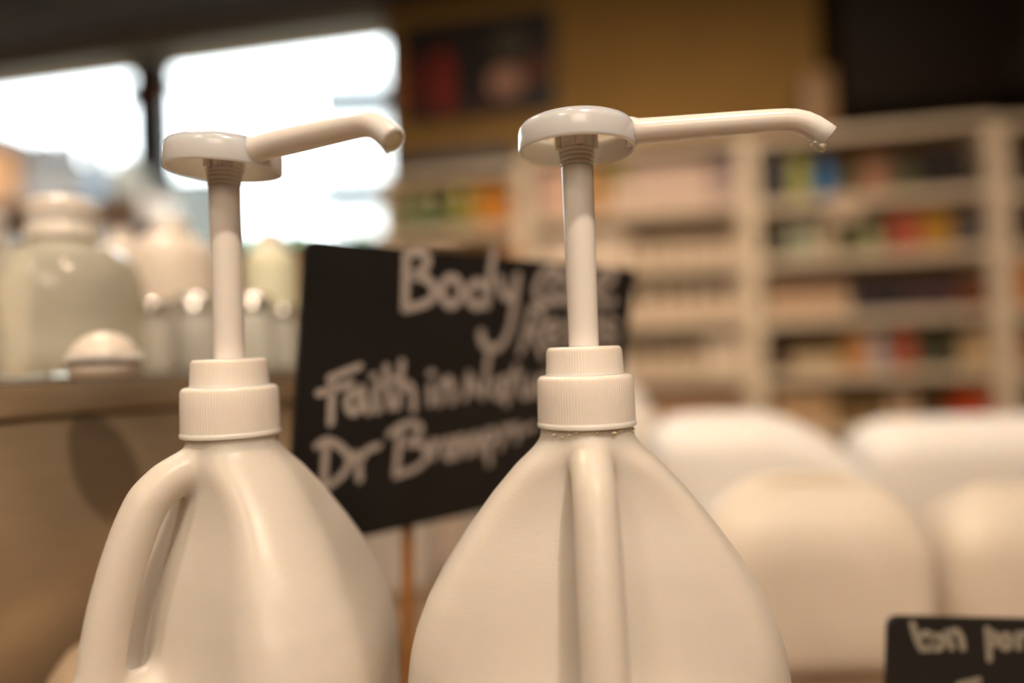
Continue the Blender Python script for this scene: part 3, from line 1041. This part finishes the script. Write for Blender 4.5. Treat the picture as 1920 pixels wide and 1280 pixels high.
M_CAN = mat('bright_polythene', (0.90, 0.88, 0.85), rough=0.45, sss=0.7, sss_scale=0.02)
M_CANTAN = mat('aged_polythene', (0.76, 0.69, 0.59), rough=0.45, sss=0.7, sss_scale=0.02, noise=0.08, nscale=14)
jerrycan(1462, 780, 0.72, 440, 0.12, 0.045, math.radians(-2), 'bright white jerrycan with sloping right shoulder behind the tan one', M_CAN, 0.42)
jerrycan(1862, 788, 0.87, 440, 0.12, 0.055, math.radians(-3), 'bright white rounded jerrycan at the right edge, behind a tan one', M_CAN)
jerrycan(1548, 905, 0.52, 446, 0.09, 0.070, math.radians(-2), 'tan translucent jerrycan between the right pump jug and the small chalk label', M_CANTAN)
jerrycan(1990, 925, 0.56, 380, 0.09, 0.060, math.radians(-4), 'tan translucent jerrycan cut by the right edge, above the small chalk label', M_CANTAN)


# ------------------------------------------------------------------ chalkboard sign
def rotm(yaw, pit, rol):
    return Matrix.Rotation(yaw, 4, 'Z') @ Matrix.Rotation(pit, 4, 'X') @ Matrix.Rotation(rol, 4, 'Y')


def make_sign(name, loc, R, w, h, lab):
    s = empty(name, loc)
    s.rotation_euler = R.to_euler()
    tag(s, lab, 'sign')
    mb = MB()
    n = []
    rr = 0.006
    for cx, cz, a0 in ((w / 2 - rr, h / 2 - rr, 0), (-w / 2 + rr, h / 2 - rr, 90), (-w / 2 + rr, -h / 2 + rr, 180), (w / 2 - rr, -h / 2 + rr, 270)):
        for k in range(5):
            a = math.radians(a0 + k * 22.5)
            n.append((cx + rr * math.cos(a), cz + rr * math.sin(a)))
    N = len(n)
    mb.add([(x, 0, z) for x, z in n] + [(x, .004, z) for x, z in n], [tuple(range(N)), tuple(reversed(range(N, 2 * N)))] + [(i, i + N, (i + 1) % N + N, (i + 1) % N) for i in range(N)])
    mb.build('board', M_BOARD, s)
    inv = (Matrix.Translation(loc) @ R).inverted()
    o = inv @ EYE

    def loc2(px, py):
        d = inv.to_3x3() @ ray(px, py)
        t = -o.y / d.y
        q = o + d * t
        return q.x, q.z
    return s, loc2


def smooth_line(pts, n=8):
    """Catmull-Rom through the given points"""
    if len(pts) < 3:
        return pts
    P = [pts[0]] + list(pts) + [pts[-1]]
    out = []
    for i in range(1, len(P) - 2):
        for k in range(n):
            t = k / n
            q = []
            for c in range(2):
                p0, p1, p2, p3 = P[i - 1][c], P[i][c], P[i + 1][c], P[i + 2][c]
                q.append(.5 * (2 * p1 + (p2 - p0) * t + (2 * p0 - 5 * p1 + 4 * p2 - p3) * t * t + (3 * p1 - p0 - 3 * p2 + p3) * t ** 3))
            out.append(tuple(q))
    out.append(P[-2])
    return out


def write_word(sign, loc2, strokes, width, m, clip=None):
    """pen strokes (pixel polylines) laid on the board as thin raised ribbons with round ends"""
    mb = MB()
    for st in strokes:
        pts = [loc2(*p) for p in smooth_line(st)]
        if clip:
            pts = [p for p in pts if abs(p[0]) < clip[0] and abs(p[1]) < clip[1]]
        if len(pts) < 2: continue
        hw = width / 2
        L, Rr = [], []
        for i, p in enumerate(pts):
            a_, b_ = pts[max(i - 1, 0)], pts[min(i + 1, len(pts) - 1)]
            dx, dz = b_[0] - a_[0], b_[1] - a_[1]
            l = math.hypot(dx, dz) or 1
            L.append((p[0] - dz / l * hw, p[1] + dx / l * hw))
            Rr.append((p[0] + dz / l * hw, p[1] - dx / l * hw))
        y = -0.0004
        n = len(mb.v)
        mb.v += [(x, y, z) for x, z in L] + [(x, y, z) for x, z in Rr]
        k = len(L)
        for i in range(k - 1):
            mb.f.append((n + i, n + k + i, n + k + i + 1, n + i + 1))
        for p in (pts[0], pts[-1]):
            n = len(mb.v)
            mb.v += [(p[0] + hw * math.cos(a * math.pi / 6), y + .0001, p[1] + hw * math.sin(a * math.pi / 6)) for a in range(12)]
            mb.f.append(tuple(n + a for a in range(12)))
    return mb.build('lettering', m, sign)


SIGN_C = Vector((-0.0168, 0.48, CAMZ - 0.0243))
SIGN_R = rotm(0.7022, 0.2204, 0.0059)
sg, L2 = make_sign('chalkboard_sign', SIGN_C, SIGN_R, 0.2809, 0.1839, 'large black chalkboard sign with white handwriting standing between the two pump jugs')


def C5(*p): return [(540 + x / 2.782, 420 + y / 2.782) for x, y in p]
def C9(*p): return [(860 + x / 5.12, 450 + y / 5.12) for x, y in p]
def C2(*p): return [(580 + x / 4.364, 660 + y / 4.364) for x, y in p]


def oval(cx, cy, rx, ry, a0=0, a1=360, n=10):
    return [(cx + rx * math.cos(math.radians(a0 + (a1 - a0) * i / n)), cy + ry * math.sin(math.radians(a0 + (a1 - a0) * i / n))) for i in range(n + 1)]


W1 = 0.0058
write_word(sg, L2, [C5((615, 155), (612, 300), (608, 440)), C5((612, 165), (690, 145), (728, 190), (700, 240), (630, 268)), C5((630, 268), (720, 285), (762, 345), (730, 405), (610, 442)),
                    C5(*oval(850, 350, 48, 72)), C5(*oval(985, 365, 45, 62)), C5((1075, 135), (1052, 280), (1035, 425)),
                    C5((1105, 285), (1118, 360), (1150, 385), (1180, 330)), C5((1195, 270), (1178, 420), (1150, 560), (1090, 645), (1020, 625), (1005, 565))], W1, M_CHALK)
write_word(sg, L2, [C9((960, 300), (900, 265), (800, 330), (740, 480), (790, 600), (870, 600)), C9(*oval(960, 460, 75, 130)), C9((1050, 340), (1045, 470), (1060, 600)),
                    C9((1120, 600), (1115, 380), (1200, 330)), C9((1290, 470), (1420, 430), (1480, 350), (1430, 290), (1340, 340), (1300, 480), (1370, 590), (1490, 590))], W1, M_CHALK)
write_word(sg, L2, [C9((690, 650), (650, 850), (590, 1080)), C9((690, 650), (790, 690), (780, 820), (680, 880)), C9((690, 880), (750, 980), (810, 1120)),
                    C9((850, 900), (950, 850), (930, 780), (850, 830), (840, 960), (920, 1000), (1010, 940)), C9((1130, 700), (1080, 760), (1075, 1000)), C9((1030, 830), (1130, 820)), C9((1180, 830), (1180, 1000)), C9((1250, 690), (1250, 1000)), C9((1320, 690), (1320, 1000)),
                    C9((1500, 790), (1430, 770), (1390, 840), (1480, 900), (1490, 960), (1390, 990))], W1 * .9, M_CHALK)
W2 = 0.0048
write_word(sg, L2, [C2((185, 200), (180, 380), (172, 580)), C2((165, 215), (290, 160), (410, 115)), C2((75, 335), (200, 300), (340, 250)),
                    C2(*oval(360, 410, 52, 85)), C2((430, 290), (450, 410), (480, 490)), C2((540, 300), (540, 390), (560, 480)), C2((515, 195), (530, 192)),
                    C2((625, 120), (640, 300), (660, 450)), C2((560, 260), (720, 215)), C2((755, 80), (740, 260), (715, 450)), C2((730, 340), (800, 260), (845, 330), (850, 470))], W2, M_CHALK)
write_word(sg, L2, [C2((985, 280), (990, 420)), C2((985, 172), (1005, 170)), C2((1065, 420), (1075, 250)), C2((1070, 320), (1130, 215), (1165, 280), (1170, 410))], W2, M_CHALK)
write_word(sg, L2, [C2((1275, 380), (1300, 170)), C2((1300, 170), (1350, 280), (1420, 370)), C2((1420, 370), (1440, 200), (1465, 20)),
                    C2(*oval(1540, 300, 40, 70)), C2((1585, 230), (1600, 380)), C2((1690, 120), (1640, 280), (1610, 420)), C2((1590, 210), (1730, 180)),
                    C2((1720, 220), (1735, 340), (1790, 350), (1820, 210), (1835, 350)), C2((1890, 350), (1890, 210), (1960, 190)), C2((1990, 280), (2060, 240), (2030, 180), (1980, 260), (2030, 350), (2090, 320))], W2, M_CHALK)
write_word(sg, L2, [C2((135, 740), (125, 900), (112, 1110)), C2((60, 765), (150, 720), (270, 790), (325, 880), (270, 1000), (120, 1120)), C2((375, 830), (400, 930), (410, 1040)), C2((400, 920), (460, 810), (565, 765))], W2, M_CHALK)
write_word(sg, L2, [C2((745, 620), (725, 800), (705, 1000)), C2((655, 670), (760, 595), (880, 590), (900, 660), (790, 750)), C2((790, 750), (930, 760), (960, 850), (880, 940), (705, 1010)),
                    C2((1000, 730), (1010, 860)), C2((1005, 800), (1060, 730)), C2(*oval(1145, 790, 40, 75)), C2((1210, 850), (1215, 700)), C2((1215, 760), (1260, 690), (1290, 830)), C2((1320, 820), (1325, 690)), C2((1325, 740), (1370, 670), (1400, 810)),
                    C2((1440, 740), (1510, 710), (1490, 640), (1430, 690), (1460, 810), (1470, 910)), C2((1560, 780), (1580, 620)), C2((1575, 690), (1640, 610), (1680, 640)), C2((1690, 720), (1700, 600))], W2, M_CHALK)
write_word(sg, L2, [C2((1750, 640), (1840, 600))], W2, M_CHALK)
# pine stick down to the counter
b0 = SIGN_C + SIGN_R @ Vector((0.0, 0.009, -0.0919))
inv = (Matrix.Translation(SIGN_C) @ SIGN_R).inverted()
pt_ = at(780, 985, 0.47)
u_, v_ = L2(779, 985)
top_l = Vector((u_, 0.0095, v_ + .05))
low_w = at(766, 1280, 0.468)
dirw = (low_w - (Matrix.Translation(SIGN_C) @ SIGN_R) @ Vector((u_, .0095, v_))).normalized()
p_edge = (Matrix.Translation(SIGN_C) @ SIGN_R) @ Vector((u_, .0095, v_ - .004))
k_ = (p_edge.z - TOP - .0005) / -dirw.z
foot = p_edge + dirw * k_
MB().tube([top_l, inv @ p_edge, inv @ foot], .0042, 16).build('stick', M_DOWEL, sg, smooth=True)
bs_ = MB().lathe([(0, .012), (.024, .012), (.026, .010), (.026, .0), (0, 0)], 32).build('foot', M_DOWEL, sg, smooth=True)
bs_.matrix_world = Matrix.Translation(foot)
bs_.matrix_parent_inverse = Matrix.Identity(4)
bs_.matrix_local = inv @ Matrix.Translation(foot)

# ---- small chalk label at the lower right
S2_D = 0.375
c0, c1, c2 = at(1668, 1157, S2_D), at(1960, 1164, S2_D), at(1673, 1300, S2_D)
w2 = (c1 - c0).length
h2 = 0.062
xax = (c1 - c0).normalized()
zax = (c0 - c2); zax = (zax - xax * zax.dot(xax)).normalized()
yax = zax.cross(xax)
R2 = Matrix((xax, yax, zax)).transposed().to_4x4()
cen2 = c0 + xax * w2 / 2 - zax * h2 / 2
sm, L2b = make_sign('chalk_label', cen2, R2, w2, h2, 'small black chalk label at the lower right in front of the tan jerrycan')


def C6(*p): return [(1640 + x / 6.857, 1120 + y / 6.857) for x, y in p]


W3 = .0036
write_word(sm, L2b, [C6((480, 330), (530, 500), (600, 660)), C6((600, 650), (720, 640), (740, 520), (650, 450), (560, 520)), C6(*oval(800, 570, 70, 85)), C6((920, 440), (990, 640)), C6((930, 480), (1030, 420), (1100, 500), (1130, 650))], W3, M_CHALK2)
write_word(sm, L2b, [C6((1440, 400), (1460, 600), (1470, 790)), C6((1450, 450), (1540, 470), (1560, 560), (1470, 620)), C6(*oval(1680, 560, 60, 85)), C6((1840, 460), (1850, 640)), C6((1850, 520), (1940, 450))], W3, M_CHALK2)
write_word(sm, L2b, [C6((1080, 1120), (1200, 1090), (1330, 1060)), C6((1210, 1090), (1230, 1280))], W3, M_CHALK2)
inv2 = (Matrix.Translation(cen2) @ R2).inverted()
p_e = cen2 - zax * (h2 / 2 - .012) + yax * .0083
f_w = Vector((p_e.x, p_e.y + .004, TOP + .0005))
MB().tube([inv2 @ (p_e + zax * .02), inv2 @ p_e, inv2 @ f_w], .004, 14).build('stick', M_DOWEL, sm, smooth=True)
bs_ = MB().lathe([(0, .012), (.022, .012), (.024, .010), (.024, .0), (0, 0)], 32).build('foot', M_DOWEL, sm, smooth=True)
bs_.parent = sm
bs_.matrix_local = inv2 @ Matrix.Translation(f_w)

# ------------------------------------------------------------------ steel tank with bottles on the left
tk = empty('steel_tank', (0, 0, 0))
tag(tk, 'satin steel tank with lipped lid left of the pump jugs', 'tank')
A0, A1 = at(-160, 704, 0.355), at(640, 703, 0.66)
zt = (A0.z + A1.z) / 2
A0.z = zt + .002; A1.z = zt - .002
dv = (A1 - A0).normalized()
bk = Vector((-dv.y, dv.x, 0)).normalized()      # away from the viewer's side (to the left)
if bk.x > 0: bk = -bk
LID_H = 0.0215


def slab(a, b, back, z0a, z1a, z0b, z1b, inset=0.0):
    a_ = a + bk * inset + dv * inset
    b_ = b + bk * inset - dv * inset
    c_ = b_ + bk * (back - 2 * inset)
    d_ = a_ + bk * (back - 2 * inset)
    vs_ = [(a_.x, a_.y, z0a), (b_.x, b_.y, z0b), (c_.x, c_.y, z0b), (d_.x, d_.y, z0a), (a_.x, a_.y, z1a), (b_.x, b_.y, z1b), (c_.x, c_.y, z1b), (d_.x, d_.y, z1a)]
    return MB().add(vs_, [(0, 1, 2, 3), (7, 6, 5, 4), (1, 0, 4, 5), (2, 1, 5, 6), (3, 2, 6, 7), (0, 3, 7, 4)][::1])


TKW = 0.36
slab(A0, A1, TKW, A0.z - LID_H, A0.z, A1.z - LID_H, A1.z).build('lid', M_STEEL, tk, bevel=0.002)
slab(A0, A1, TKW, TOP + .0005, A0.z - LID_H - .0015, TOP + .0005, A1.z - LID_H - .0015, inset=0.003).build('body', M_STEEL, tk, bevel=0.003)
MB().tube([A0 + Vector((0, 0, -.0005)) + bk * .003, A1 + Vector((0, 0, -.0005)) + bk * .003], .0034, 12).build('lid_rim', M_STEELTOP, tk, smooth=True)


def tank_z(p):
    t = (p - A0).dot(dv) / (A1 - A0).length
    return A0.z + (A1.z - A0.z) * t + .0012


def on_tank(px, d):
    p = at(px, 690, d)
    return Vector((p.x, p.y, tank_z(p)))


def clear_bottle(px, d, wpx, top_py, neck_py, capw_px, lab, grp=None, m=None, cap_m=None, seg=48):
    p = on_tank(px, d)
    k_ = d / F_PX
    R_ = wpx * k_ / 2
    top = at(px, top_py, d).z - p.z
    nk = at(px, neck_py, d).z - p.z
    cr_ = capw_px * k_ / 2
    b = empty('clear_bottle', p)
    tag(b, lab, 'bottle', grp)
    H = nk
    MB().lathe([(0, H + .012), (cr_ * .86, H + .012), (cr_ * .86, H - .002), (cr_ * 1.0, H - .008), (R_ * .72, H - R_ * .18), (R_ * .92, H - R_ * .38), (R_, H - R_ * .68), (R_, H * .45), (R_ * .97, H * .3), (R_, H * .2), (R_, .008), (R_ * .9, 0), (0, 0)], seg).build('body', m or M_CLEAR, b, smooth='full')
    MB().lathe([(0, top), (cr_ * .82, top), (cr_ * .98, top - .003), (cr_, top - .012), (cr_ * .9, top - .018), (cr_ * .98, top - .022), (cr_, nk + .0), (cr_ * .88, nk + .0), (cr_ * .88, nk + .0125), (0, nk + .0125)], seg).build('cap', cap_m or M_CAP, b, smooth=True)
    return b


clear_bottle(126, 0.50, 262, 376, 448, 128, 'big clear bottle of pale green liquid with white cap on the tank', m=M_CLEAR)
clear_bottle(-52, 0.56, 190, 392, 462, 120, 'clear white-capped bottle on the tank, cut by the left edge of the photo', m=M_CLEAR)


def white_bottle(px, d, wpx, top_py, lab, m=None, dome=.6, name='white_bottle', grp=None, cap=True):
    p = on_tank(px, d)
    k_ = d / F_PX
    R_ = wpx * k_ / 2
    H = at(px, top_py, d).z - p.z
    b = empty(name, p)
    tag(b, lab, 'bottle', grp)
    hs = H - (0.012 if cap else 0)
    prof = [(0, hs)]
    for i in range(1, 10):
        a = i / 9 * math.pi / 2
        prof.append((R_ * math.sin(a), hs - R_ * dome * (1 - math.cos(a))))
    prof += [(R_, hs * .5), (R_ * .98, .006), (R_ * .9, 0), (0, 0)]
    MB().lathe(prof, 40).build('body', m or M_PALEPLASTIC, b, smooth='full')
    if cap:
        MB().lathe([(0, H), (R_ * .34, H), (R_ * .40, H - .003), (R_ * .42, hs - R_ * dome * .12), (0, hs - R_ * dome * .12)], 32).build('cap', M_CAP, b, smooth=True)
    return b


white_bottle(328, 0.66, 165, 412, 'tall cream bottle with rounded shoulders on the tank behind the left pump stem', dome=.7)
white_bottle(236, 0.74, 105, 432, 'slim cream bottle on the tank between the big clear bottle and the rounded cream one', dome=.5)
white_bottle(196, 0.405, 124, 622, 'short cream dome-topped pot on the tank before the big clear bottle', dome=1.0, cap=False)
white_bottle(514, 0.61, 96, 432, 'pale yellow-white bottle on the tank beside the chalkboard edge', m=mat('pale_yellow_plastic', (0.86, 0.86, 0.66), rough=0.3, sss=0.6, sss_scale=.01), dome=.8)
for px, d, wp, tp, lab in ((288, 0.56, 84, 566, 'small clear jar on the tank right of the big clear bottle'),
                           (372, 0.60, 92, 556, 'small clear jar on the tank just left of the left pump stem'),
                           (480, 0.56, 74, 556, 'small clear jar on the tank just right of the left pump stem'),
                           (536, 0.575, 46, 574, 'small clear jar on the tank against the chalkboard edge')):
    p = on_tank(px, d)
    k_ = d / F_PX
    R_ = wp * k_ / 2
    H = at(px, tp, d).z - p.z
    b = empty('clear_jar', p)
    tag(b, lab, 'jar', 'small clear jars on the steel tank')
    MB().lathe([(0, H * .8), (R_ * .8, H * .8), (R_ * .86, H * .74), (R_, H * .66), (R_, .006), (R_ * .9, 0), (0, 0)], 40).build('body', M_CLEAR2, b, smooth='full')
    MB().lathe([(0, H), (R_ * .8, H), (R_ * .88, H - .003), (R_ * .9, H * .802), (0, H * .802)], 40).build('lid', M_STEELTOP, b, smooth=True)

# white bottle standing on the window board
s_, z_ = on_wall(236, 380, 0.12)
o_ = empty('white_bottle')
wall_obj(o_, s_, 0.12, szt + .001)
tag(o_, 'bright white bottle standing on the window board by the mullion', 'bottle')
hb = on_wall(236, 292, .12)[1] - szt
MB().lathe([(0, hb * .8), (.03, hb * .8), (.075, hb * .72), (.088, hb * .6), (.088, .01), (.08, 0), (0, 0)], 32).build('body', M_MILK, o_, smooth=True)
MB().lathe([(0, hb), (.032, hb), (.036, hb - .006), (.036, hb * .805), (0, hb * .805)], 24).build('cap', M_MILK, o_, smooth=True)
